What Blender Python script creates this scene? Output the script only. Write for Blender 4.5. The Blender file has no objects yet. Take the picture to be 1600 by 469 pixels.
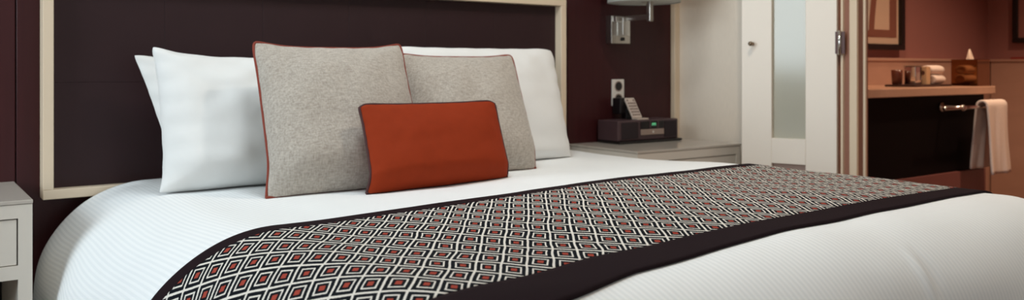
import bpy, bmesh, math, random
from mathutils import Vector, Matrix, noise
PI = math.pi
random.seed(4)
S = bpy.context.scene
C = S.collection

# ---------------------------------------------------------------- camera
F = 1336.0; HORIZON = 106.0; YAW = math.radians(35.8); EYE = 0.948
cd = bpy.data.cameras.new('camera'); cam = bpy.data.objects.new('camera', cd); C.objects.link(cam)
cam.location = (0, 0, EYE); cam.rotation_euler = (PI/2, math.radians(0.0), -YAW)
cd.sensor_width = 36.0; cd.sensor_fit = 'HORIZONTAL'; cd.lens = 36.0*F/1600
cd.shift_y = -(234.5-HORIZON)/1600.0
cd.clip_start = 0.05
cd.dof.use_dof = True; cd.dof.focus_distance = 1.9; cd.dof.aperture_fstop = 4.0
S.camera = cam

# ---------------------------------------------------------------- world, daylight, exposure
w = bpy.data.worlds.new('world'); S.world = w; w.use_nodes = True
w.node_tree.nodes['Background'].inputs[0].default_value = (0.78, 0.88, 1.0, 1)
w.node_tree.nodes['Background'].inputs[1].default_value = 1.0
def area(name, loc, rot, sx, sy, energy, col):
    l = bpy.data.lights.new(name, 'AREA'); l.shape = 'RECTANGLE'; l.size = sx; l.size_y = sy
    l.energy = energy; l.color = col
    o = bpy.data.objects.new(name, l); C.objects.link(o); o.location = loc; o.rotation_euler = rot
    return o
# daylight through the tall window in the left wall (beside the photographer) plus an added soft fill from behind
area('daylight_window', (-2.53, 1.95, 1.72), (0, -PI/2, 0), 1.6, 1.9, 96, (0.82, 0.94, 1.0))
area('fill_rear', (0.9, -2.02, 1.5), (PI/2, 0, 0), 3.0, 1.8, 14, (0.95, 0.98, 1.0))
S.view_settings.view_transform = 'Standard'; S.view_settings.look = 'None'
S.view_settings.gamma = 1.0; S.view_settings.use_curve_mapping = False
S.view_settings.exposure = -0.26

# ---------------------------------------------------------------- helpers
def srgb(r, g, b):
    f = lambda c: (c/255/12.92) if c/255 <= 0.04045 else ((c/255+0.055)/1.055)**2.4
    return (f(r), f(g), f(b), 1)
def mat(name, rgb, rough=0.5, metal=0.0, var=0.0, vscale=8.0, bump=0.0, bscale=60.0, bdist=0.002, stretch=(1,1,1), sheen=0.0, spec=None, emit=None, trans=0.0, detail=3.0):
    m = bpy.data.materials.new(name); m.use_nodes = True
    nt = m.node_tree; p = nt.nodes['Principled BSDF']
    col = srgb(*rgb)
    p.inputs['Base Color'].default_value = col; p.inputs['Roughness'].default_value = rough; p.inputs['Metallic'].default_value = metal
    if spec is not None: p.inputs['Specular IOR Level'].default_value = spec
    if sheen: p.inputs['Sheen Weight'].default_value = sheen; p.inputs['Sheen Roughness'].default_value = 0.5
    if trans: p.inputs['Transmission Weight'].default_value = trans
    if emit: p.inputs['Emission Color'].default_value = col; p.inputs['Emission Strength'].default_value = emit
    if var or bump:
        tc = nt.nodes.new('ShaderNodeTexCoord'); mp = nt.nodes.new('ShaderNodeMapping'); mp.inputs['Scale'].default_value = stretch
        nt.links.new(tc.outputs['Object'], mp.inputs['Vector'])
    if var:
        n = nt.nodes.new('ShaderNodeTexNoise'); n.inputs['Scale'].default_value = vscale; n.inputs['Detail'].default_value = detail
        nt.links.new(mp.outputs[0], n.inputs['Vector'])
        mx = nt.nodes.new('ShaderNodeMix'); mx.data_type = 'RGBA'
        mx.inputs[6].default_value = tuple(c*(1-var) for c in col[:3])+(1,); mx.inputs[7].default_value = tuple(min(1, c*(1+var)) for c in col[:3])+(1,)
        nt.links.new(n.outputs['Fac'], mx.inputs[0]); nt.links.new(mx.outputs[2], p.inputs['Base Color'])
    if bump:
        n2 = nt.nodes.new('ShaderNodeTexNoise'); n2.inputs['Scale'].default_value = bscale; n2.inputs['Detail'].default_value = 2
        nt.links.new(mp.outputs[0], n2.inputs['Vector'])
        b = nt.nodes.new('ShaderNodeBump'); b.inputs['Strength'].default_value = bump; b.inputs['Distance'].default_value = bdist
        nt.links.new(n2.outputs['Fac'], b.inputs['Height']); nt.links.new(b.outputs['Normal'], p.inputs['Normal'])
    return m
def obj(name, bm, m, parent=None, smooth=False, loc=None):
    me = bpy.data.meshes.new(name)
    bmesh.ops.recalc_face_normals(bm, faces=bm.faces[:])
    bm.to_mesh(me); bm.free()
    o = bpy.data.objects.new(name, me); C.objects.link(o)
    if m: me.materials.append(m)
    if smooth:
        for f in me.polygons: f.use_smooth = True
    if parent: o.parent = parent
    if loc: o.location = loc
    return o
def tag(o, label=None, cat=None, group=None, kind=None):
    if label: o['label'] = label
    if cat: o['category'] = cat
    if group: o['group'] = group
    if kind: o['kind'] = kind
    return o
def thing(name, label, cat, loc=(0,0,0), rz=0, group=None):
    o = bpy.data.objects.new(name, None); C.objects.link(o); o.empty_display_size = 0.05
    o.location = loc; o.rotation_euler = (0, 0, rz)
    return tag(o, label, cat, group)
def box(bm, x0, x1, y0, y1, z0, z1, bev=0.0, seg=2):
    r = bmesh.ops.create_cube(bm, size=1.0)
    vs = r['verts']
    for v in vs:
        v.co = Vector(((x0+x1)/2+v.co.x*(x1-x0), (y0+y1)/2+v.co.y*(y1-y0), (z0+z1)/2+v.co.z*(z1-z0)))
    if bev:
        es = list({e for v in vs for e in v.link_edges})
        bmesh.ops.bevel(bm, geom=es, offset=bev, segments=seg, affect='EDGES', profile=0.5)
    return bm
def B(x0, x1, y0, y1, z0, z1, bev=0.0, seg=2): return box(bmesh.new(), x0, x1, y0, y1, z0, z1, bev, seg)
def tube(bm, pts, r, n=8, closed=False, cap=True):
    pts = [Vector(p) for p in pts]; N = len(pts); rings = []
    up = None
    for i, p in enumerate(pts):
        a = pts[(i-1) % N] if (closed or i > 0) else p; b = pts[(i+1) % N] if (closed or i < N-1) else p
        t = (b-a).normalized()
        if up is None: up = Vector((0,0,1)) if abs(t.z) < 0.9 else Vector((1,0,0))
        s = t.cross(up).normalized(); up = s.cross(t).normalized()
        rr = r[i] if isinstance(r, (list, tuple)) else r
        rings.append([bm.verts.new(p+(s*math.cos(2*PI*k/n)+up*math.sin(2*PI*k/n))*rr) for k in range(n)])
    for i in range(N if closed else N-1):
        A = rings[i]; D = rings[(i+1) % N]
        for k in range(n): bm.faces.new((A[k], A[(k+1) % n], D[(k+1) % n], D[k]))
    if cap and not closed: bm.faces.new(rings[0][::-1]); bm.faces.new(rings[-1])
    return bm
def lathe(bm, prof, n=32, axis='z', o=(0,0,0)):
    o = Vector(o); rings = []
    for r, h in prof:
        ring = []
        for k in range(n):
            c, s = math.cos(2*PI*k/n)*r, math.sin(2*PI*k/n)*r
            v = {'z': (c, s, h), 'y': (c, h, s), 'x': (h, c, s)}[axis]
            ring.append(bm.verts.new(o+Vector(v)))
        rings.append(ring)
    for A, D in zip(rings, rings[1:]):
        for k in range(n): bm.faces.new((A[k], A[(k+1) % n], D[(k+1) % n], D[k]))
    bm.faces.new(rings[0][::-1]); bm.faces.new(rings[-1])
    return bm
def prism(bm, pts, y0, y1):          # polygon in x,z extruded in y
    a = [bm.verts.new((x, y0, z)) for x, z in pts]; b = [bm.verts.new((x, y1, z)) for x, z in pts]
    n = len(pts); bm.faces.new(a); bm.faces.new(b[::-1])
    for i in range(n): bm.faces.new((a[i], b[i], b[(i+1) % n], a[(i+1) % n]))
    return bm

# ---------------------------------------------------------------- materials
M = {}
M['panel'] = mat('dark_wood_panel', (60, 25, 27), 0.35, var=0.22, vscale=5, stretch=(12,12,0.6), bump=0.04, bscale=40, spec=0.25)
M['leather'] = mat('aubergine_leather', (46, 26, 29), 0.5, var=0.12, vscale=9, bump=0.12, bscale=420, bdist=0.0006, spec=0.3)
M['cream'] = mat('cream_lacquer', (228, 208, 182), 0.35, var=0.03, vscale=4)
M['stand'] = mat('pale_lacquer', (224, 217, 206), 0.3, var=0.03, vscale=3)
M['glasstop'] = mat('nightstand_top_glass', (196, 188, 178), 0.15, var=0.02, vscale=3)
M['niche'] = mat('dark_niche', (14, 9, 10), 0.7, var=0.1)
M['wallpaper'] = mat('woven_grey_wallpaper', (240, 227, 211), 0.85, var=0.06, vscale=160, stretch=(1,1,0.15), bump=0.15, bscale=300, bdist=0.001)
M['plaster'] = mat('room_plaster', (205, 192, 178), 0.9, var=0.03)
M['ceil'] = mat('white_ceiling', (228, 224, 218), 0.9, var=0.02)
M['carpet'] = mat('brown_carpet', (92, 70, 62), 0.98, var=0.25, vscale=120, bump=0.5, bscale=400)
M['door'] = mat('door_paint', (240, 230, 217), 0.4, var=0.02, vscale=3)
M['jamb'] = mat('rosewood_jamb', (150, 104, 86), 0.45, var=0.1, vscale=6, stretch=(8,8,0.5))
M['frost'] = mat('frosted_glass', (176, 174, 160), 0.12, var=0.05, vscale=2.5)
M['lowpanel'] = mat('recess_shade_taupe', (176, 150, 138), 0.5, var=0.05)  # brownish shade of the recess painted into the panel colour
M['chrome'] = mat('chrome', (222, 220, 216), 0.12, 1.0, var=0.03)
M['nickel'] = mat('brushed_nickel', (200, 194, 186), 0.28, 1.0, var=0.05, vscale=60, stretch=(1,1,10))
M['hinge_leaf'] = mat('dark_bronze', (70, 40, 34), 0.4, 0.3, var=0.05)
M['knob'] = mat('bronze_knob', (150, 132, 112), 0.15, 1.0, var=0.04)
M['black'] = mat('black_plastic', (20, 15, 17), 0.4, var=0.1)
M['radio'] = mat('graphite_plastic', (74, 54, 58), 0.45, var=0.08, vscale=40)
M['grille'] = mat('speaker_cloth', (40, 28, 32), 0.9, var=0.3, vscale=300, bump=0.4, bscale=500)
M['silver'] = mat('silver_plastic', (172, 152, 142), 0.35, 0.4, var=0.04)
M['green'] = mat('green_digits', (110, 200, 150), 0.5, emit=0.6)
M['white_plastic'] = mat('white_plastic', (226, 220, 212), 0.3, var=0.02)
M['remote'] = mat('pale_remote', (206, 190, 178), 0.4, var=0.03)
M['key'] = mat('grey_key', (110, 88, 86), 0.5, var=0.05)
M['shade'] = mat('pale_lamp_shade', (214, 216, 210), 0.8, var=0.03, vscale=30)
M['mattress'] = mat('mattress_ticking', (225, 224, 220), 0.9, var=0.02)
M['linen'] = mat('white_pillowcase', (230, 230, 228), 0.8, var=0.015, vscale=12, bump=0.25, bscale=11, bdist=0.012, sheen=0.1)
M['orange_pipe'] = mat('rust_piping', (128, 46, 26), 0.7, var=0.1, vscale=200)
M['dark_pipe'] = mat('dark_piping', (62, 22, 22), 0.7, var=0.1, vscale=200)
M['rust'] = mat('rust_cotton', (140, 48, 19), 0.85, var=0.08, vscale=40, bump=0.25, bscale=700, bdist=0.0006, spec=0.15)
M['border'] = mat('runner_border_cloth', (32, 20, 24), 0.9, var=0.2, vscale=500, bump=0.3, bscale=900, bdist=0.0008, spec=0.1)
M['bath_paint'] = mat('mauve_bathroom_paint', (160, 106, 100), 0.8, var=0.03)
M['tile'] = mat('travertine', (192, 150, 132), 0.3, var=0.10, vscale=7, stretch=(1,1,2.5))
M['counter'] = mat('stone_counter', (196, 154, 130), 0.25, var=0.08, vscale=30)
M['bath_base'] = mat('red_brown_panel', (124, 72, 68), 0.5, var=0.1)
M['void'] = mat('void_shade_black', (7, 3, 4), 0.6, var=0.1, spec=0.1)  # shade of the void under the counter, put in as near-black colour
M['towel'] = mat('bath_towel', (226, 206, 196), 0.95, var=0.06, vscale=90, bump=0.5, bscale=380, bdist=0.002)
M['artframe'] = mat('black_picture_frame', (20, 12, 13), 0.35, var=0.1)
M['art_paper'] = mat('art_paper', (216, 186, 164), 0.8, var=0.03)
M['art_brown'] = mat('art_brown', (134, 82, 68), 0.8, var=0.08)
M['art_white'] = mat('art_grey_white', (206, 196, 186), 0.8, var=0.15, vscale=30)
M['brass'] = mat('brass_mirror', (140, 96, 64), 0.08, 1.0, var=0.1)
M['tissue'] = mat('tissue_paper', (236, 214, 198), 0.9, var=0.02)
M['tray'] = mat('dark_tray', (52, 26, 22), 0.4, var=0.1)
M['amber'] = mat('amber_cup', (96, 50, 36), 0.25, var=0.1)
M['carton'] = mat('kraft_carton', (206, 166, 128), 0.7, var=0.05)
M['emblem'] = mat('dark_emblem', (90, 52, 40), 0.7, var=0.05)
M['red_card'] = mat('red_card', (150, 34, 24), 0.5, var=0.05)
M['lamp_white'] = mat('added_lamp_diffuser', (255, 246, 236), 0.5, emit=4)
M['lamp_glow'] = mat('downlight_glow', (255, 214, 160), 0.5, emit=6)

def fabric_grey():
    m = bpy.data.materials.new('oatmeal_wool'); m.use_nodes = True; nt = m.node_tree; p = nt.nodes['Principled BSDF']
    p.inputs['Roughness'].default_value = 0.95; p.inputs['Sheen Weight'].default_value = 0.2
    tc = nt.nodes.new('ShaderNodeTexCoord')
    def nz(scale, st, det=2):
        mp = nt.nodes.new('ShaderNodeMapping'); mp.inputs['Scale'].default_value = st; nt.links.new(tc.outputs['Object'], mp.inputs['Vector'])
        n = nt.nodes.new('ShaderNodeTexNoise'); n.inputs['Scale'].default_value = scale; n.inputs['Detail'].default_value = det
        nt.links.new(mp.outputs[0], n.inputs['Vector']); return n
    a = nz(230, (1,1,0.25)); b = nz(230, (0.25,1,1)); c = nz(70, (1,1,1), 4)
    ad = nt.nodes.new('ShaderNodeMath'); ad.operation = 'ADD'; nt.links.new(a.outputs['Fac'], ad.inputs[0]); nt.links.new(b.outputs['Fac'], ad.inputs[1])
    ad2 = nt.nodes.new('ShaderNodeMath'); ad2.operation = 'MULTIPLY_ADD'; nt.links.new(c.outputs['Fac'], ad2.inputs[0]); ad2.inputs[1].default_value = 0.28; nt.links.new(ad.outputs[0], ad2.inputs[2])
    cr = nt.nodes.new('ShaderNodeValToRGB'); cr.color_ramp.elements[0].position = 0.28; cr.color_ramp.elements[1].position = 0.85
    dv = nt.nodes.new('ShaderNodeMath'); dv.operation = 'MULTIPLY'; dv.inputs[1].default_value = 0.5; nt.links.new(ad2.outputs[0], dv.inputs[0])
    cr.color_ramp.elements[0].color = srgb(138, 128, 118); cr.color_ramp.elements[1].color = srgb(200, 192, 181)
    nt.links.new(dv.outputs[0], cr.inputs['Fac']); nt.links.new(cr.outputs['Color'], p.inputs['Base Color'])
    bp = nt.nodes.new('ShaderNodeBump'); bp.inputs['Strength'].default_value = 0.3; bp.inputs['Distance'].default_value = 0.001
    nt.links.new(ad.outputs[0], bp.inputs['Height']); nt.links.new(bp.outputs['Normal'], p.inputs['Normal'])
    return m
M['wool'] = fabric_grey()

def duvet_mat():
    m = bpy.data.materials.new('striped_white_duvet'); m.use_nodes = True; nt = m.node_tree; p = nt.nodes['Principled BSDF']
    p.inputs['Roughness'].default_value = 0.6
    uv = nt.nodes.new('ShaderNodeUVMap'); uv.uv_map = 'UVMap'
    sep = nt.nodes.new('ShaderNodeSeparateXYZ'); nt.links.new(uv.outputs[0], sep.inputs[0])
    mu = nt.nodes.new('ShaderNodeMath'); mu.operation = 'MULTIPLY'; mu.inputs[1].default_value = 2*PI/0.0125; nt.links.new(sep.outputs[0], mu.inputs[0])
    si = nt.nodes.new('ShaderNodeMath'); si.operation = 'SINE'; nt.links.new(mu.outputs[0], si.inputs[0])
    mr = nt.nodes.new('ShaderNodeMapRange'); mr.inputs[1].default_value = -0.5; mr.inputs[2].default_value = 0.5; nt.links.new(si.outputs[0], mr.inputs[0])
    mx = nt.nodes.new('ShaderNodeMix'); mx.data_type = 'RGBA'; mx.inputs[6].default_value = srgb(238, 241, 242); mx.inputs[7].default_value = srgb(246, 248, 248)
    nt.links.new(mr.outputs[0], mx.inputs[0]); nt.links.new(mx.outputs[2], p.inputs['Base Color'])
    bp = nt.nodes.new('ShaderNodeBump'); bp.inputs['Strength'].default_value = 0.22; bp.inputs['Distance'].default_value = 0.0010
    nt.links.new(mr.outputs[0], bp.inputs['Height']); nt.links.new(bp.outputs['Normal'], p.inputs['Normal'])
    return m
M['duvet'] = duvet_mat()

def runner_mat():
    m = bpy.data.materials.new('woven_diamond_runner'); m.use_nodes = True; nt = m.node_tree; p = nt.nodes['Principled BSDF']
    p.inputs['Roughness'].default_value = 0.95; p.inputs['Specular IOR Level'].default_value = 0.1
    L = nt.links.new
    def math_(op, a, b=None, c=None):
        n = nt.nodes.new('ShaderNodeMath'); n.operation = op
        for i, x in enumerate((a, b, c)):
            if x is None: continue
            if isinstance(x, (int, float)): n.inputs[i].default_value = x
            else: L(x, n.inputs[i])
        return n.outputs[0]
    uv = nt.nodes.new('ShaderNodeUVMap'); uv.uv_map = 'UVMap'
    def noise_(scale, det=1.0):
        n = nt.nodes.new('ShaderNodeTexNoise'); n.inputs['Scale'].default_value = scale; n.inputs['Detail'].default_value = det
        L(uv.outputs[0], n.inputs['Vector']); return n
    # hand-woven wobble
    n1 = noise_(9); n2 = noise_(420)
    def off(n, amt):
        s = nt.nodes.new('ShaderNodeVectorMath'); s.operation = 'SUBTRACT'; L(n.outputs['Color'], s.inputs[0]); s.inputs[1].default_value = (.5,.5,.5)
        t = nt.nodes.new('ShaderNodeVectorMath'); t.operation = 'SCALE'; L(s.outputs[0], t.inputs[0]); t.inputs['Scale'].default_value = amt; return t.outputs[0]
    def vadd(a, b):
        s = nt.nodes.new('ShaderNodeVectorMath'); s.operation = 'ADD'; L(a, s.inputs[0]); L(b, s.inputs[1]); return s.outputs[0]
    P = vadd(vadd(uv.outputs[0], off(n1, 0.012)), off(n2, 0.0022))
    sep = nt.nodes.new('ShaderNodeSeparateXYZ'); L(P, sep.inputs[0])
    e1 = (0.0260, -0.0385); e2 = (0.045, 0.060)
    det = e1[0]*e2[1]-e1[1]*e2[0]
    s = math_('ADD', math_('MULTIPLY', sep.outputs[0], e2[1]/det), math_('MULTIPLY', sep.outputs[1], -e2[0]/det))
    t = math_('ADD', math_('MULTIPLY', sep.outputs[0], -e1[1]/det), math_('MULTIPLY', sep.outputs[1], e1[0]/det))
    def edge(x):
        return math_('MULTIPLY', math_('ABSOLUTE', math_('SUBTRACT', math_('FRACT', x), 0.5)), 2.0)
    mm = math_('MAXIMUM', edge(s), edge(t))
    cr = nt.nodes.new('ShaderNodeValToRGB'); cr.color_ramp.interpolation = 'CONSTANT'
    red, dk, wh = srgb(168, 72, 58), srgb(17, 21, 27), srgb(236, 230, 220)
    stops = [(0.0, red), (0.23, dk), (0.47, wh), (0.605, dk), (0.905, wh)]
    el = cr.color_ramp.elements
    el[0].position = 0; el[0].color = red; el[1].position = 0.23; el[1].color = dk
    for q, c in stops[2:]:
        e = el.new(q); e.color = c
    L(mm, cr.inputs['Fac'])
    # thread mottling
    n3 = noise_(650, 2.0)
    mr = nt.nodes.new('ShaderNodeMapRange'); mr.inputs[1].default_value = 0.3; mr.inputs[2].default_value = 0.7; mr.inputs[3].default_value = 0.72; mr.inputs[4].default_value = 1.08; L(n3.outputs['Fac'], mr.inputs[0])
    sc = nt.nodes.new('ShaderNodeVectorMath'); sc.operation = 'SCALE'; L(cr.outputs['Color'], sc.inputs[0]); L(mr.outputs[0], sc.inputs['Scale'])
    L(sc.outputs[0], p.inputs['Base Color'])
    bw = nt.nodes.new('ShaderNodeRGBToBW'); L(cr.outputs['Color'], bw.inputs[0])
    h = math_('ADD', bw.outputs[0], math_('MULTIPLY', n3.outputs['Fac'], 0.6))
    bp = nt.nodes.new('ShaderNodeBump'); bp.inputs['Strength'].default_value = 0.5; bp.inputs['Distance'].default_value = 0.0015
    L(h, bp.inputs['Height']); L(bp.outputs['Normal'], p.inputs['Normal'])
    return m
M['runner'] = runner_mat()

# ---------------------------------------------------------------- room shell
WY = 3.02; WX = 3.20; LXW = -2.60; FYW = -2.10; H = 2.60; WT = 0.06
JY = 2.02; OY = 1.10; OZ = 2.08      # doorway: far jamb, near jamb, head
def struct(name, bm, m, parent=None, label=None):
    o = obj(name, bm, m, parent)
    if not parent: o['kind'] = 'structure'; tag(o, label)
    return o
struct('floor', B(LXW-.1, 5.65, FYW-.1, 3.2, -0.08, 0), M['carpet'], label='brown carpet floor of the bedroom')
struct('ceiling', B(LXW-.1, 5.65, FYW-.1, 3.2, H, H+0.1), M['ceil'], label='white ceiling above the bedroom')
wb = struct('wall_back', B(LXW-.1, WX+WT, WY+0.015, WY+0.12, 0, H), M['niche'], label='dark wood panelled wall behind the bed')
xs = [LXW, -1.40, -0.55, 0.30, 2.49, 3.165]
for a, b in zip(xs, xs[1:]):
    obj('panel', B(a+0.0015, b-0.0015, WY, WY+0.015, 0, H, 0.002, 1), M['panel'], wb)
struct('trim_1', B(3.165, 3.20, 2.995, WY+.01, 0, H, 0.004), M['cream'], label='cream corner trim strip beside the dark panelling')
struct('wall_left', B(LXW-.1, LXW, -2.1, 1.0, 0, H), M['plaster'], label='plaster wall beside the window')
o = bmesh.new(); box(o, LXW-.1, LXW, 2.90, WY+.1, 0, H); box(o, LXW-.1, LXW, 1.0, 2.90, 0, 0.9); box(o, LXW-.1, LXW, 1.0, 2.90, 2.53, H)
struct('wall_left_window_side', o, M['plaster'], label='plaster wall around the window opening')
wn = struct('window_1', bmesh.new(), M['door'], label='tall white framed window in the left wall')
bm = bmesh.new()
for a in ((1.0, 1.05), (2.85, 2.90), (1.925, 1.975)): box(bm, LXW-.08, LXW-.02, a[0], a[1], .9, 2.53)
obj('window_frame', bm, M['door'], wn)
obj('window_sill', B(LXW-.08, LXW+.04, 0.98, 2.92, .87, .90, .004), M['door'], wn)
struct('wall_front', B(LXW-.1, WX+WT, FYW-.1, FYW, 0, H), M['plaster'], label='plaster wall behind the viewer')
struct('wall_right', B(WX, WX+WT, JY, WY+.12, 0, H), M['wallpaper'], label='grey woven wallpaper wall beside the nightstand')
struct('wall_right_near', B(WX, WX+WT, FYW, OY, 0, H), M['wallpaper'], label='grey wallpaper wall on the near side of the doorway')
struct('wall_right_lintel', B(WX, WX+WT, OY, JY, OZ, H), M['wallpaper'], label='wall above the bathroom doorway')
struct('baseboard_right', B(WX-.012, WX, 2.10, 2.995, 0, .09, .003), M['cream'], label='cream baseboard under the grey wall')
# door casing (far jamb) with stepped mouldings
tr = struct('trim_2', B(WX-.004, WX+WT+.004, JY-.012, JY, 0, OZ), M['jamb'], label='cream and rosewood casing of the bathroom doorway')
obj('casing_strip', B(WX-.018, WX, JY-.012, JY+.022, 0, OZ+.06, .004), M['cream'], tr)
obj('casing_groove', B(WX-.006, WX, JY+.022, JY+.050, 0, OZ+.06), M['jamb'], tr)
obj('casing_bead', B(WX-.020, WX, JY+.050, JY+.060, 0, OZ+.06, .003), M['cream'], tr)
obj('door_stop', B(WX+.028, WX+.040, JY-.022, JY-.012, 0, OZ, .001), M['cream'], tr)
obj('casing_back', B(WX-.008, WX, JY+.060, JY+.085, 0, OZ+.06), M['jamb'], tr)

# ---------------------------------------------------------------- door leaf, swung back towards the wall
HX, HY = 3.165, 2.085
ddir = math.atan2(.945, -.327)
d1 = bpy.data.objects.new('door_1', None); C.objects.link(d1); d1.location = (HX, HY, 0); d1.rotation_euler = (0, 0, ddir)
tag(d1, 'narrow cream door with frosted glass strip, swung open beside the nightstand', kind='structure')
DT = 0.036
obj('stile', B(0.002, .130, -DT, 0, .01, 2.04, .002, 1), M['door'], d1)
obj('stile', B(.274, .408, -DT, 0, .01, 2.04, .002, 1), M['door'], d1)
obj('rail', B(.130, .274, -DT, 0, .536, .644, .001, 1), M['door'], d1)
obj('rail', B(.130, .274, -DT, 0, 1.90, 2.04, .001, 1), M['door'], d1)
obj('rail', B(.130, .274, -DT, 0, .01, .20, .001, 1), M['door'], d1)
obj('glass_pane', B(.130, .274, -.026, -.020, .644, 1.90), M['frost'], d1)['label'] = 'frosted greenish grey glass strip'
obj('lower_panel', B(.130, .274, -.028, -.020, .20, .536), M['lowpanel'], d1)['label'] = 'recessed lower panel with its shade painted in as brown'
kb = obj('knob', lathe(bmesh.new(), [(.004, 0), (.008, .002), (.004, .004), (.004, .018), (.008, .021), (.0105, .027), (.0105, .031), (.007, .037), (.002, .039)], 20, 'y', (.357, 0, 1.053)), M['knob'], d1, True)
kb['label'] = 'small round metal knob'
for z in (.22, 1.052, 1.82):
    hg = obj('hinge', tube(bmesh.new(), [(-.010, .004, z-.050), (-.010, .004, z+.050)], .0065, 14), M['chrome'], d1, True)
    bm = bmesh.new(); box(bm, -.030, .008, -.003, .001, z-.046, z+.046); obj('hinge_leaf', bm, M['hinge_leaf'], hg)

# ---------------------------------------------------------------- headboard
hb = thing('headboard', 'cream framed aubergine leather headboard on the dark wall', 'headboard', (1.396, WY, .544))
hx0, hx1, hz0, hz1 = .365, 2.427, .544, 1.253; fw = .0295; fy0, fy1 = 2.95, WY
def rel(bm, o):
    bmesh.ops.translate(bm, verts=bm.verts[:], vec=-Vector(o)); return bm
O = (1.396, WY, .544)
obj('frame_rail', rel(B(hx0, hx1, fy0, fy1-.001, hz0, hz0+fw, .002), O), M['cream'], hb)
obj('frame_rail', rel(B(hx0, hx1, fy0, fy1-.001, hz1-fw, hz1, .002), O), M['cream'], hb)
obj('frame_post', rel(B(hx0, hx0+fw, fy0, fy1-.001, hz0+fw, hz1-fw, .002), O), M['cream'], hb)
obj('frame_post', rel(B(hx1-fw, hx1, fy0, fy1-.001, hz0+fw, hz1-fw, .002), O), M['cream'], hb)
px0, px1 = hx0+fw, hx1-fw; cw = (px1-px0)/6
for i in range(6):
    for a, b in ((hz0+fw, .902), (.902, hz1-fw)):
        obj('leather_panel', rel(B(px0+i*cw+.0003, px0+(i+1)*cw-.0003, 2.992, fy1-.002, a+.0003, b-.0003, .0004, 1), O), M['leather'], hb)

# ---------------------------------------------------------------- bed: base, mattress; duvet, runner on top
bed = thing('bed', 'low bed base and mattress hidden beneath the white duvet', 'bed', (1.395, 1.9, 0))
O = (1.395, 1.9, 0)
obj('base', rel(B(.52, 2.27, 1.0, 2.94, 0.02, .26, .01), O), M['panel'], bed)
obj('mattress', rel(B(.53, 2.26, 1.0, 2.93, .26, .50, .05, 3), O), M['mattress'], bed, True)
LX, RX, FY = .655, 2.26, 1.03; RL, RR, RF = .312, .18, .22; HEAD = 2.935
def sstep(a, b, x):
    t = max(0, min(1, (x-a)/(b-a))); return t*t*(3-2*t)
def surf0(a, b):
    cx = min(max(a, LX), RX); cy = max(b, FY)
    R1 = RL if a < LX else RR
    ox = (a-cx)/R1; oy = (b-cy)/RF
    q = math.hypot(ox, oy)
    u = (cx-LX)/(RX-LX)
    z = .610 + .020*sstep(0, .7, u) - .024*sstep(1.75, 2.3, b)
    z += (.007*noise.noise(Vector((a*2.1, b*2.6, 3.3))) + .003*noise.noise(Vector((a*6, b*5, 1.7))))
    x, y = cx, cy
    if q > 0:
        dx, dy = ox/q, oy/q
        out = math.sin(q) if q < PI/2 else 1.0; drop = 1-math.cos(q) if q < PI/2 else 1+(q-PI/2)
        R = dx*dx*R1+dy*dy*RF
        wav = sstep(.5, 1.8, q)
        fold = wav*(.010*math.sin(b*13+a*9)+.012*noise.noise(Vector((a*5, b*5, 9))))
        x += dx*(out*R1+fold); y += dy*(out*RF+fold); z -= drop*R
    # crease at the foot corner
    if b < 1.05:
        k = sstep(.92, .83, b)
        z += k*(.010*math.exp(-((a-1.585-(b-.8)*.15)/.010)**2) - .008*math.exp(-((a-1.612-(b-.8)*.15)/.014)**2) + .004*math.exp(-((a-1.50)/.05)**2))
    return Vector((x, y, z))
def surf(a, b, off=0.0):
    p = surf0(a, b)
    if off:
        e = .004
        n = (surf0(a+e, b)-surf0(a-e, b)).cross(surf0(a, b+e)-surf0(a, b-e)).normalized()
        p += n*off
    return p
def sheet(name, a0, a1, b0, b1, na, nb, off, m, parent, thick, wav=None):
    bm = bmesh.new(); uvl = bm.loops.layers.uv.new('UVMap'); dom = {}
    G = []
    for j in range(nb+1):
        row = []
        for i in range(na+1):
            a = a0+(a1-a0)*i/na
            q0, q1 = (b0, b1) if wav is None else wav(a, b0, b1)
            b = q0+(q1-q0)*j/nb
            v = bm.verts.new(surf(a, b, off)); dom[v] = (a, b); row.append(v)
        G.append(row)
    for j in range(nb):
        for i in range(na):
            f = bm.faces.new((G[j][i], G[j][i+1], G[j+1][i+1], G[j+1][i]))
            for l in f.loops: l[uvl].uv = dom[l.vert]
    o = obj(name, bm, m, parent, True)
    s = o.modifiers.new('thickness', 'SOLIDIFY'); s.thickness = thick; s.offset = -1
    return o
A0, A1 = LX-RL*PI/2-.14, RX+RR*PI/2+.25
du = sheet('duvet', A0, A1, FY-RF*PI/2-.25, HEAD, 220, 190, 0, M['duvet'], None, .018)
tag(du, 'white satin striped duvet draped over the whole bed', 'duvet')
rn = thing('bed_runner', 'black and white diamond woven bed runner with black borders', 'bed runner', (1.395, 1.43, .62))
def interp(a, tab):
    if a <= tab[0][0]: return tab[0][1]
    for (x0, y0), (x1, y1) in zip(tab, tab[1:]):
        if a <= x1: return y0+(y1-y0)*sstep(x0, x1, a)*.35+(y1-y0)*.65*(a-x0)/(x1-x0)
    return tab[-1][1]
NEAR = [(.3, .90), (.5, .92), (.76, .962), (.98, 1.01), (1.38, 1.036), (1.85, 1.055), (2.4, 1.08)]
FAR = [(.3, 1.755), (.9, 1.76), (1.28, 1.78), (1.6, 1.812), (2.4, 1.825)]
def wv(a, b0, b1):
    n_ = interp(a, NEAR); f_ = interp(a, FAR)
    w_ = interp(a, [(.3, .12), (.9, .115), (1.4, .09), (2.4, .07)])
    ks = (n_, n_+w_, f_-.05, f_)
    return ks[b0], ks[b1]
rel_inv = Matrix.Translation((-1.395, -1.43, -.62))
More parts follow.
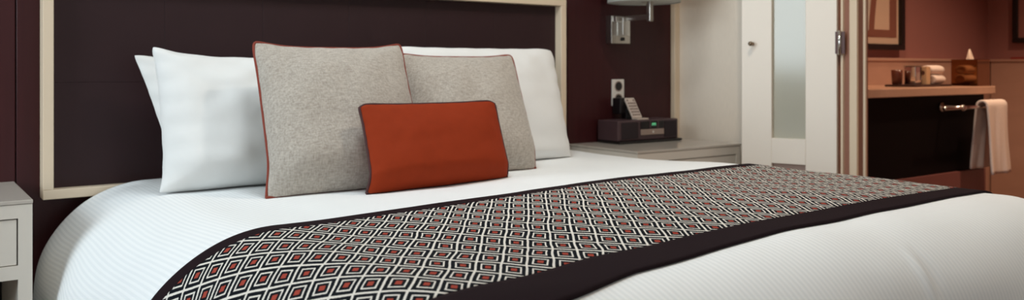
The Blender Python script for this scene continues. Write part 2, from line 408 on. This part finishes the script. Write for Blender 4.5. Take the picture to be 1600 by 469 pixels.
for nm, b0, b1, m, of in (('border', 0, 1, 'border', .0065), ('woven_panel', 1, 2, 'runner', .0065), ('border', 2, 3, 'border', .0065)):
    o = sheet(nm, A0+.03, A1-.03, b0, b1, 240, 10 if nm == 'border' else 70, of, M[m], rn, .005, wv)
    o.matrix_parent_inverse = rel_inv

# ---------------------------------------------------------------- pillows and cushions
def pillow(name, label, cat, base, wd, ht, T, tilt, m, seed, pipe=None, pipe_r=.004, rz=0.0, group=None, pull=(.05,.05,.04,.0), pw=.62, wr=.006, shear=0.0, lean=0.0):
    """pull: inward pull at the middle of left, right, top, bottom edges"""
    n = 44; U = Vector((0, math.sin(tilt), math.cos(tilt))); N = Vector((0, -math.cos(tilt), math.sin(tilt))); X = Vector((1,0,0))
    cr = 0.05
    def outline(u, v):
        x = u*wd/2; y = v*ht/2
        px = (pull[1] if u > 0 else pull[0])*(1-v**4)*abs(u)**2*wd/2
        py = (pull[2] if v > 0 else pull[3])*(1-u**4)*abs(v)**2*ht/2
        x -= math.copysign(px, u); y -= math.copysign(py, v)
        c = (abs(u)*abs(v))**10*(1 if v > 0 else .2)
        x -= math.copysign(.016*c, u); y -= math.copysign(.016*c, v)
        x += shear*(1-v)/2*(1-u)/2 + lean*(1-v)/2
        return x, y
    def pt(u, v, side):
        x, y = outline(u, v)
        th = (max(0, 1-abs(u)**2.6)*max(0, 1-abs(v)**(2.6 if v > 0 else 4.5)))**pw
        edge = min(1-abs(u), 1-abs(v))
        d = side*T/2*th*(1.0-.18*v)
        k = sstep(0, .25, edge)
        wn = noise.noise(Vector((u*2.2+seed, v*2.2, side*3)))*.9 + noise.noise(Vector((u*5+seed, v*4, side*3)))*.4
        d += side*wr*k*wn*2
        if pipe: d -= .03*sstep(-.55, -1.0, v)
        # puckers fanning from the seams
        ang = sstep(.22, .0, edge)*(1 if edge > 0 else 0)
        d += side*wr*.35*ang*math.sin((u*9 if abs(v) > abs(u) else v*9)*2.3+seed)
        p = X*x + U*(y+ht/2) + N*d
        zs = surf0(base[0]+p.x, base[1]+p.y).z+.003-base[2]
        if p.z < zs: p.z = zs
        return p
    bm = bmesh.new(); Fg = []; Bg = []
    def pm(i): return math.sin((-1+2*i/n)*PI/2)
    for j in range(n+1):
        fr, br = [], []
        for i in range(n+1):
            u, v = pm(i), pm(j)
            a = bm.verts.new(pt(u, v, 1)); fr.append(a)
            br.append(a if i in (0, n) or j in (0, n) else bm.verts.new(pt(u, v, -1)))
        Fg.append(fr); Bg.append(br)
    for j in range(n):
        for i in range(n):
            bm.faces.new((Fg[j][i], Fg[j][i+1], Fg[j+1][i+1], Fg[j+1][i]))
            q = (Bg[j][i], Bg[j+1][i], Bg[j+1][i+1], Bg[j][i+1])
            bm.faces.new(q)
    if pipe:
        r = thing(name, label, cat, base, rz, group)
        obj('cover', bm, m, r, True)
        pts = []
        for i in range(n): pts.append(pt(pm(i), -1, 1))
        for i in range(n): pts.append(pt(1, pm(i), 1))
        for i in range(n): pts.append(pt(-pm(i), 1, 1))
        for i in range(n): pts.append(pt(-1, -pm(i), 1))
        # drop near-duplicate points
        q = [pts[0]]
        for p_ in pts[1:]:
            if (p_-q[-1]).length > .004: q.append(p_)
        obj('piping', tube(bmesh.new(), q, pipe_r, 8, True), pipe, r, True)
    else:
        r = tag(obj(name, bm, m, None, True, base), label, cat, group); r.rotation_euler = (0, 0, rz)
    return r
deg = math.radians
gp = 'white sleeping pillows'
pillow('pillow', 'white pillow at far left, mostly hidden behind another white pillow', 'pillow', (.975, 2.775, .595), .76, .420, .15, deg(14), M['linen'], 1.0, group=gp, pull=(.04,.05,.16,0), shear=.11)
pillow('pillow', 'white pillow left of the grey cushions, in front of another', 'pillow', (.978, 2.545, .592), .75, .452, .19, deg(17), M['linen'], 2.2, group=gp, pull=(.06,.05,.22,0), wr=.008, pw=.48)
pillow('pillow', 'white pillow at right whose tip barely shows behind another pillow', 'pillow', (1.725, 2.765, .595), .71, .435, .15, deg(14), M['linen'], 3.1, group=gp)
pillow('pillow', 'white pillow right of the grey cushions, nearest the right nightstand', 'pillow', (1.745, 2.54, .600), .74, .445, .15, deg(15), M['linen'], 4.7, group=gp, pull=(.05,.03,.05,0), pw=.5)
gc = 'oatmeal grey square cushions with rust piping'
pillow('square_cushion', 'left oatmeal grey square cushion with rust piping, beside the left pillows', 'cushion', (1.570, 2.295, .596), .475, .458, .14, deg(27), M['wool'], 6.3, M['orange_pipe'], .0042, 0, gc, lean=-.028, pull=(.03,.04,.10,0), wr=.004)['label'] = 'right oatmeal grey square cushion with rust piping, beside the right pillow'
pillow('square_cushion', 'left oatmeal grey square cushion with rust piping, beside the left pillows', 'cushion', (1.092, 2.255, .596), .505, .494, .15, deg(27), M['wool'], 5.1, M['orange_pipe'], .0042, 0, gc, lean=-.022, pull=(.05,.05,.13,0), wr=.004)
pillow('lumbar_cushion', 'rust orange rectangular lumbar cushion with dark piping', 'cushion', (1.302, 2.122, .604), .485, .270, .11, deg(24), M['rust'], 7.7, M['dark_pipe'], .0042, 0, None, lean=-.008, pull=(.06,.04,.09,0), wr=.003)

# ---------------------------------------------------------------- nightstands
def nightstand(label, x0, x1, y0, y1, shelf=True):
    h = .60; cx = (x0+x1)/2
    r = thing('nightstand', label, 'nightstand', (cx, (y0+y1)/2, 0), 0, 'matching nightstands')
    O = (cx, (y0+y1)/2, 0)
    st = .034
    obj('top', rel(B(x0, x1, y0, y1, h-.010, h, .0015), O), M['glasstop'], r)
    bm = bmesh.new()
    box(bm, x0+.001, x0+st, y0+.002, y1, 0, h-.011); box(bm, x1-st, x1-.001, y0+.002, y1, 0, h-.011)
    box(bm, x0+st, x1-st, y0+.002, y1, h-.047, h-.011); box(bm, x0+st, x1-st, y0+.002, y1, h-.207, h-.171)
    box(bm, x0+st, x1-st, y0+.002, y1, .0, .06)
    obj('carcass', rel(bm, O), M['stand'], r)
    obj('drawer', rel(B(x0+st+.003, x1-st-.003, y0+.005, y1-.03, h-.169, h-.050, .001, 1), O), M['stand'], r)
    obj('niche_back', rel(B(x0+st, x1-st, y1-.02, y1-.004, .06, h-.207), O), M['niche'], r)
    return r
nightstand('pale nightstand at the left edge, bare top and open niche', -.345, .295, 2.572, 3.018)
nightstand('pale nightstand on the far side, carrying the clock radio', 2.497, 3.155, 2.572, 3.018)

# ---------------------------------------------------------------- clock radio, remote, socket
rx0, rx1, ry0, ry1 = 2.655, 3.045, 2.86, 3.0
O = ((rx0+rx1)/2, (ry0+ry1)/2, .60)
rd = thing('clock_radio', 'dark graphite clock radio with green digits on the nightstand', 'radio', O)
obj('plinth', rel(B(rx0-.002, rx1+.016, ry0-.012, ry1, .6005, .612, .004), O), M['black'], rd)
obj('body', rel(B(rx0, rx1, ry0, ry1, .612, .706, .006, 3), O), M['radio'], rd)
obj('speaker_grille', rel(B(rx0+.02, rx0+.125, ry0-.003, ry0, .622, .697, .001, 1), O), M['grille'], rd)
obj('speaker_grille', rel(B(rx1-.095, rx1-.012, ry0-.003, ry0, .622, .697, .001, 1), O), M['grille'], rd)
dsp = obj('display', rel(B(rx0+.14, rx1-.10, ry0-.003, ry0, .665, .699, .0005, 1), O), M['black'], rd)
obj('display_bezel', rel(B(rx0+.195, rx0+.205, ry0-.0045, ry0-.003, .665, .699), O), M['radio'], dsp)
obj('display_bezel', rel(B(rx0+.245, rx0+.255, ry0-.0045, ry0-.003, .665, .699), O), M['radio'], dsp)
bm = bmesh.new(); gx, gz, ww = rx0+.212, .677, .0024
for (a, b, c, d) in ((0,ww,0,.013),(0,.009,.0106,.013),(.0066,.009,.0055,.013),(0,.009,.0050,.0074),(.012,.0144,0,.013),(.012,.024,.0106,.013),(.0166,.019,.004,.013),(.0216,.024,0,.013)):
    box(bm, gx+a, gx+b, ry0-.0042, ry0-.0031, gz+c, gz+d)
obj('digits', rel(bm, O), M['green'], dsp)
sv = obj('control_strip', rel(B(rx0+.14, rx1-.10, ry0-.005, ry0, .636, .662, .001, 1), O), M['silver'], rd)
obj('button', rel(lathe(bmesh.new(), [(.004, -.0075), (.005, -.006), (.005, -.004)], 14, 'y', (rx0+.218, ry0, .649)), O), M['white_plastic'], sv)
# remote standing in a small dock on the radio
RO = (2.815, 2.900, .7065)
rm = thing('remote_control', 'small pale remote with grey keys, propped upright on the radio', 'remote', RO)
tl = deg(32); up = Vector((0, math.sin(tl), math.cos(tl))); nn = Vector((0, -math.cos(tl), math.sin(tl)))
def slab(x0, x1, v0, v1, d0, d1, bev=0):
    bm = B(x0, x1, v0, v1, d0, d1, bev, 2)
    for v in bm.verts:
        c = v.co.copy(); v.co = Vector((c.x, 0, 0))+up*c.y+nn*c.z
    return bm
obj('body', slab(-.033, .027, .006, .112, 0, .009, .002), M['remote'], rm)
for r_ in range(6):
    for c_ in range(4):
        if r_ == 5 and c_ in (1, 2): continue
        obj('key', slab(-.0275+c_*.013, -.0195+c_*.013, .016+r_*.0155, .0245+r_*.0155, .009, .0105), M['key'], rm)
obj('dock_foot', B(-.033, .038, -.036, .004, 0, .007, .002), M['remote'], rm)
obj('dock_back', B(-.024, .018, .045, .085, 0, .050, .004), M['black'], rm)
OO = (2.797, WY, .83)
ot = thing('wall_socket', 'white wall socket plate with round dark outlet above the radio', 'socket', OO)
obj('plate', B(-.038, .038, -.010, -.0005, -.063, .063, .003), M['white_plastic'], ot)
for z in (.030, -.030):
    obj('outlet', lathe(bmesh.new(), [(.020, -.0125), (.021, -.010), (.021, -.008)], 24, 'y', (0, 0, z)), M['black'], ot)
    obj('outlet_rim', lathe(bmesh.new(), [(.0245, -.0115), (.0255, -.010), (.0255, -.008)], 24, 'y', (0, 0, z)), M['silver'], ot)
AO = (2.775, WY-.0126, .766)
ad = thing('power_adapter', 'black power adapter plugged into the wall socket beside the remote', 'adapter', AO)
obj('body', B(-.02, .04, -.055, 0, -.035, .040, .004), M['black'], ad)

# ---------------------------------------------------------------- wall sconce
SO = (2.785, WY, 1.128)
sc = thing('wall_sconce', 'chrome swing arm wall sconce with pale drum shade', 'wall lamp', SO)
obj('backplate', B(-.060, .060, -.040, -.0005, -.065, .065, .002), M['nickel'], sc)
br = obj('bracket', B(-.022, .022, -.078, -.040, -.030, .058, .003), M['chrome'], sc)
obj('bracket_cap', B(-.052, .040, -.062, -.040, .035, .062, .003), M['chrome'], br)
obj('switch', B(.002, .018, -.048, -.040, -.052, -.036, .001, 1), M['black'], sc)
arm = obj('arm', B(-.008, .008, -.225, -.070, .040, .062, .002), M['nickel'], sc)
obj('post', B(-.011, .011, -.242, -.220, .032, .150, .002), M['nickel'], sc)
bm = bmesh.new(); R0 = .165
lathe(bm, [(R0, .118), (R0+.002, .118), (R0-.012, .36), (R0-.014, .36)], 48)
bmesh.ops.delete(bm, geom=[f for f in bm.faces if len(f.verts) > 4], context='FACES_ONLY')
for v in bm.verts: v.co += Vector((-.005, -.198, 0))
sh = obj('shade', bm, M['shade'], sc, True)
sh.modifiers.new('thickness', 'SOLIDIFY').thickness = .002
obj('diffuser', lathe(bmesh.new(), [(.161, .122), (.162, .1235), (.161, .125)], 48, 'z', (-.005, -.198, 0)), M['shade'], sc)
obj('socket', lathe(bmesh.new(), [(.014, .12), (.018, .14), (.018, .20), (.012, .21)], 20, 'z', (-.005, -.198, 0)), M['nickel'], sc, True)

# ---------------------------------------------------------------- bathroom beyond the doorway
BX0, BX1, BY0, BY1 = WX+WT, 5.55, .30, 2.60
wbb = struct('wall_bathroom_back', B(BX0, BX1+.1, BY1, BY1+.1, 0, H), M['bath_paint'], label='mauve bathroom wall above the vanity')
obj('wainscot', B(BX0, BX1, BY1-.02, BY1, 0, .985), M['tile'], wbb)
obj('wainscot_cap', B(BX0, BX1, BY1-.028, BY1, .985, 1.0, .003), M['tile'], wbb)
wbr = struct('wall_bathroom_right', B(BX1, BX1+.1, BY0-.1, BY1, 0, H), M['bath_paint'], label='mauve bathroom wall at the far right')
obj('wainscot', B(BX1-.02, BX1, BY0, BY1-.028, 0, .985), M['tile'], wbr)
obj('wainscot_cap', B(BX1-.028, BX1, BY0, BY1-.028, .985, 1.0, .003), M['tile'], wbr)
struct('wall_bathroom_front', B(BX0, BX1+.1, BY0-.1, BY0, 0, H), M['bath_paint'], label='mauve bathroom wall on the near side')
# vanity
VX0, VX1, VY = BX0+.002, 4.565, 2.10
vn = thing('vanity', 'stone topped bathroom vanity with the shaded void below painted black, beyond the doorway', 'vanity', (3.9, 2.35, 0))
O = (3.9, 2.35, 0)
obj('counter', rel(B(VX0, VX1, VY, BY1-.022, .815, .855, .004), O), M['counter'], vn)
obj('void_shade_panel', rel(B(VX0, VX1-.03, VY+.055, VY+.075, .435, .814), O), M['void'], vn)  # black sheet standing in for the shade under the counter
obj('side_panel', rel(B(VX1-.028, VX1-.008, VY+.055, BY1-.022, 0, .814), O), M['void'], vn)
obj('base_panel', rel(B(VX0, VX1-.03, VY+.035, VY+.055, 0, .434), O), M['bath_base'], vn)
# towel bar and towel
TB = (4.2, 2.155, .757)
tb = thing('towel_bar', 'chrome towel bar on the vanity front under the counter', 'towel bar', TB)
obj('bar', tube(bmesh.new(), [(-.24, -.105, 0), (.345, -.105, 0)], .0085, 12), M['chrome'], tb, True)
for x in (-.07, .30):
    ps = obj('post', lathe(bmesh.new(), [(.008, -.10), (.008, -.012), (.022, -.010), (.024, -.0005)], 20, 'y', (x, 0, 0)), M['chrome'], tb, True)
    obj('knuckle', lathe(bmesh.new(), [(.006, -.016), (.014, -.010), (.016, 0), (.014, .010), (.006, .016)], 16, 'x', (x, -.105, 0)), M['chrome'], ps, True)
bm = bmesh.new(); nx, ns = 26, 46
prof = []
Rr = .020
for k in range(ns+1):
    s = k/ns
    if s < .44: prof.append((-1, (.44-s)/.44))            # front drape, bottom up
    elif s > .56: prof.append((1, (s-.56)/.44))
    else: prof.append(((s-.5)/.06, 0))
G = []
for k, (sd, dn) in enumerate(prof):
    row = []
    for i in range(nx+1):
        u = i/nx; x = .115+.20*u
        spread = Rr + dn*.020
        if abs(sd) == 1:
            y = sd*spread; z = Rr*.3-dn*(.335 if sd < 0 else .315)
            wv_ = .009*math.sin(u*9+sd)*dn**.6 + .004*math.sin(u*21+dn*3)*dn
            y += wv_; x += (.006*math.sin(dn*5+u*3))*dn - .02*dn*(u-.5)*2*0
        else:
            th = sd*PI/2; y = math.sin(th)*Rr; z = Rr*.3+math.cos(th)*Rr*.9
        row.append(bm.verts.new((x, -.105+y, z)))
    G.append(row)
for k in range(ns):
    for i in range(nx): bm.faces.new((G[k][i], G[k][i+1], G[k+1][i+1], G[k+1][i]))
tw = obj('hand_towel', bm, M['towel'], None, True, TB)
sm = tw.modifiers.new('thickness', 'SOLIDIFY'); sm.thickness = .010; sm.offset = 1
tag(tw, 'pale hand towel folded over the chrome bar', 'towel')
# things on the counter
CZ = .8552
TO = (4.482, 2.188, CZ)
tx = thing('tissue_box', 'mirrored brass cube tissue box with tissue, on the counter end', 'tissue box', TO)
obj('box', B(-.065, .065, -.068, .065, 0, .136, .002), M['brass'], tx)
bm = bmesh.new()
a = [bm.verts.new(c) for c in ((-.030, -.012, .1365), (.030, -.006, .1365), (.022, .012, .1365), (-.022, .010, .1365), (.004, .001, .190), (-.006, .004, .186))]
for f in ((0,1,4),(0,4,5),(1,2,4),(2,5,4),(2,3,5),(3,0,5),(0,3,2,1)): bm.faces.new([a[i] for i in f])
obj('tissue', bm, M['tissue'], tx)
YT = 2.27
tr_ = obj('tray', B(3.98, 4.33, 2.20, 2.36, CZ, CZ+.010, .003), M['tray']); tag(tr_, 'dark flat tray under the chrome tumbler and rolled towels', 'tray')
TZ = CZ+.0103
cp = thing('chrome_tumbler', 'square polished chrome tumbler on the dark tray', 'tumbler', (4.10, 2.28, TZ))
bm = B(-.031, .031, -.031, .031, 0, .090, .006, 3); obj('body', bm, M['chrome'], cp, True)
obj('rim', B(-.033, .033, -.033, .033, .090, .094, .001, 1), M['chrome'], cp)
cu = obj('amber_cup', lathe(bmesh.new(), [(.020, 0), (.024, .004), (.026, .05), (.027, .072), (.024, .072), (.022, .06)], 24), M['amber'], None, True, (4.028, 2.322, TZ)); tag(cu, 'small dark amber cup left of the chrome tumbler', 'cup')
ct = thing('soap_carton', 'small kraft carton with dark round emblem beside rolled towels', 'carton', (4.172, 2.262, TZ))
obj('box', B(-.014, .022, -.020, .020, 0, .088, .001, 1), M['carton'], ct)
obj('emblem', lathe(bmesh.new(), [(.011, -.0165), (.011, -.0142)], 20, 'x', (.001, 0, .058)), M['emblem'], ct)
def roll(label, loc, s):
    r = thing('rolled_towel', label, 'towel', loc, deg(s), 'rolled face towels on the tray')
    bm = bmesh.new()
    prof = [(.012, -.052), (.020, -.055), (.0245, -.052), (.026, -.044), (.0262, .0), (.026, .044), (.0245, .052), (.020, .055), (.012, .052)]
    lathe(bm, prof, 28, 'x', (0, 0, .024))
    for v in bm.verts: v.co.y *= 1.25; v.co.z = .024+(v.co.z-.024)*.90
    obj('roll', bm, M['towel'], r, True)
    sp = [(-.0545-.0006, 1.2*(.004+.0026*t)*math.cos(t*1.1), .024+.9*(.004+.0026*t)*math.sin(t*1.1)) for t in [k*.35 for k in range(20)]]
    obj('spiral_fold', tube(bmesh.new(), sp, .0016, 6), M['emblem'] if False else M['carton'], r, True)
    return r
roll('lower rolled white face towel on the dark tray', (4.262, 2.255, TZ), 4)
roll('upper rolled white face towel on top of another', (4.252, 2.262, TZ+.0475), -5)
# framed art on the back wall
AX0, AX1, AZ0, AZ1 = 3.82, 4.535, 1.045, 1.80; AY = BY1-.0005
pf = thing('framed_art', 'large black framed abstract print on the wall above the vanity', 'picture', ((AX0+AX1)/2, AY, AZ0))
O = ((AX0+AX1)/2, AY, AZ0); fb = .032
obj('frame_rail', rel(B(AX0, AX1, AY-.035, AY, AZ0, AZ0+fb, .003), O), M['artframe'], pf)
obj('frame_rail', rel(B(AX0, AX1, AY-.035, AY, AZ1-fb, AZ1, .003), O), M['artframe'], pf)
obj('frame_post', rel(B(AX0, AX0+fb, AY-.035, AY, AZ0+fb, AZ1-fb, .003), O), M['artframe'], pf)
obj('frame_post', rel(B(AX1-fb, AX1, AY-.035, AY, AZ0+fb, AZ1-fb, .003), O), M['artframe'], pf)
pr = obj('print', rel(B(AX0+fb, AX1-fb, AY-.012, AY, AZ0+fb, AZ1-fb), O), M['art_paper'], pf)
bm = bmesh.new(); q0, q1, q2, q3 = AX0+fb+.03, AX1-fb-.02, AZ0+fb+.036, AZ1-fb-.036
box(bm, q0, q1, AY-.0132, AY-.012, q2, q2+.042); box(bm, q0, q1, AY-.0132, AY-.012, q3-.042, q3)
box(bm, q0, q0+.07, AY-.0132, AY-.012, q2+.042, q3-.042); box(bm, q1-.07, q1, AY-.0132, AY-.012, q2+.042, q3-.042)
obj('printed_border', rel(bm, O), M['art_brown'], pr)
def stroke(name, pts, wd, y, m):
    bm = bmesh.new(); V = []
    for i, (x, z) in enumerate(pts):
        a_ = Vector(pts[max(0, i-1)]); b_ = Vector(pts[min(len(pts)-1, i+1)]); t = (b_-a_).normalized(); n_ = Vector((-t.y, t.x))*wd/2
        V.append((bm.verts.new((x+n_.x, AY-y, z+n_.y)), bm.verts.new((x-n_.x, AY-y, z-n_.y))))
    for p_, q_ in zip(V, V[1:]): bm.faces.new((p_[0], p_[1], q_[1], q_[0]))
    o = obj(name, rel(bm, O), m, pr); o.modifiers.new('thickness', 'SOLIDIFY').thickness = .0006
    return o
stroke('painted_stroke', [(4.235+.10*t**1.5, 1.12+.50*t) for t in [k*.1 for k in range(12)]], .05, .0142, M['art_brown'])
stroke('painted_swoosh', [(4.165+.09*t**1.5, 1.15+.48*t) for t in [k*.1 for k in range(12)]], .085, .0150, M['art_white'])
# framed picture on the right bathroom wall
p2 = thing('framed_picture', 'black framed picture at the right edge on the bathroom wall', 'picture', (BX1-.0005, 2.20, 1.10))
py0, py1, pz0, pz1 = -.28, .245, 0, .62
for a in ((py0, py1, pz0, pz0+.03), (py0, py1, pz1-.03, pz1)): obj('frame_rail', B(-.03, 0, a[0], a[1], a[2], a[3], .003), M['artframe'], p2)
for a in ((py0, py0+.03), (py1-.03, py1)): obj('frame_post', B(-.03, 0, a[0], a[1], .03, .59, .003), M['artframe'], p2)
obj('print', B(-.012, 0, py0+.03, py1-.03, .03, .59), M['bath_paint'], p2)
rs = obj('red_box', B(BX1-.026, BX1-.002, 2.20, 2.455, 1.0003, 1.012, .001, 1), M['red_card']); tag(rs, 'thin red box lying on the tiled ledge under the right picture', 'box')
# bathroom downlights and an added bedroom one
def downlight(x, y, e, label, spread=110, col=(1.0, .72, .48)):
    r = thing('downlight', label, 'ceiling light', (x, y, H), 0, 'recessed downlights')
    obj('trim_ring', lathe(bmesh.new(), [(.060, -.004), (.060, -.0005), (.045, -.0005), (.045, -.004)], 28), M['chrome'], r)
    obj('lens', lathe(bmesh.new(), [(.044, -.003), (.044, -.001)], 28), M['lamp_glow'], r)
    l = bpy.data.lights.new('downlight_beam', 'SPOT'); l.energy = e; l.color = col; l.spot_size = deg(spread); l.spot_blend = .8; l.shadow_soft_size = .05
    lo = bpy.data.objects.new('downlight_beam', l); C.objects.link(lo); lo.location = (x, y, H-.02)
downlight(3.75, 2.20, 62, 'recessed bathroom downlight over the vanity')
downlight(4.55, 1.30, 175, 'recessed bathroom downlight near the middle of the bathroom')
downlight(2.05, 1.55, 66, 'added recessed bedroom ceiling downlight, warm fill for the right side', 160, (1.0, .86, .70))  # extra lamp added to warm and brighten the right of the room
# flush ceiling lamp above the bed, added for soft top fill
cl = thing('added_ceiling_lamp', 'round flush ceiling lamp added above the bed as top fill', 'ceiling light', (1.05, 1.95, H))
obj('rim', lathe(bmesh.new(), [(.300, -.06), (.305, -.055), (.305, -.0005), (.29, -.0005), (.29, -.055)], 40), M['nickel'], cl)
obj('diffuser', lathe(bmesh.new(), [(.10, -.062), (.28, -.058), (.288, -.052), (.28, -.048)], 40), M['lamp_white'], cl)
l = bpy.data.lights.new('added_top_fill', 'AREA'); l.shape = 'DISK'; l.size = .56; l.energy = 19; l.color = (.84, .95, 1.0)
lo = bpy.data.objects.new('added_top_fill', l); C.objects.link(lo); lo.location = (1.05, 1.95, H-.066)
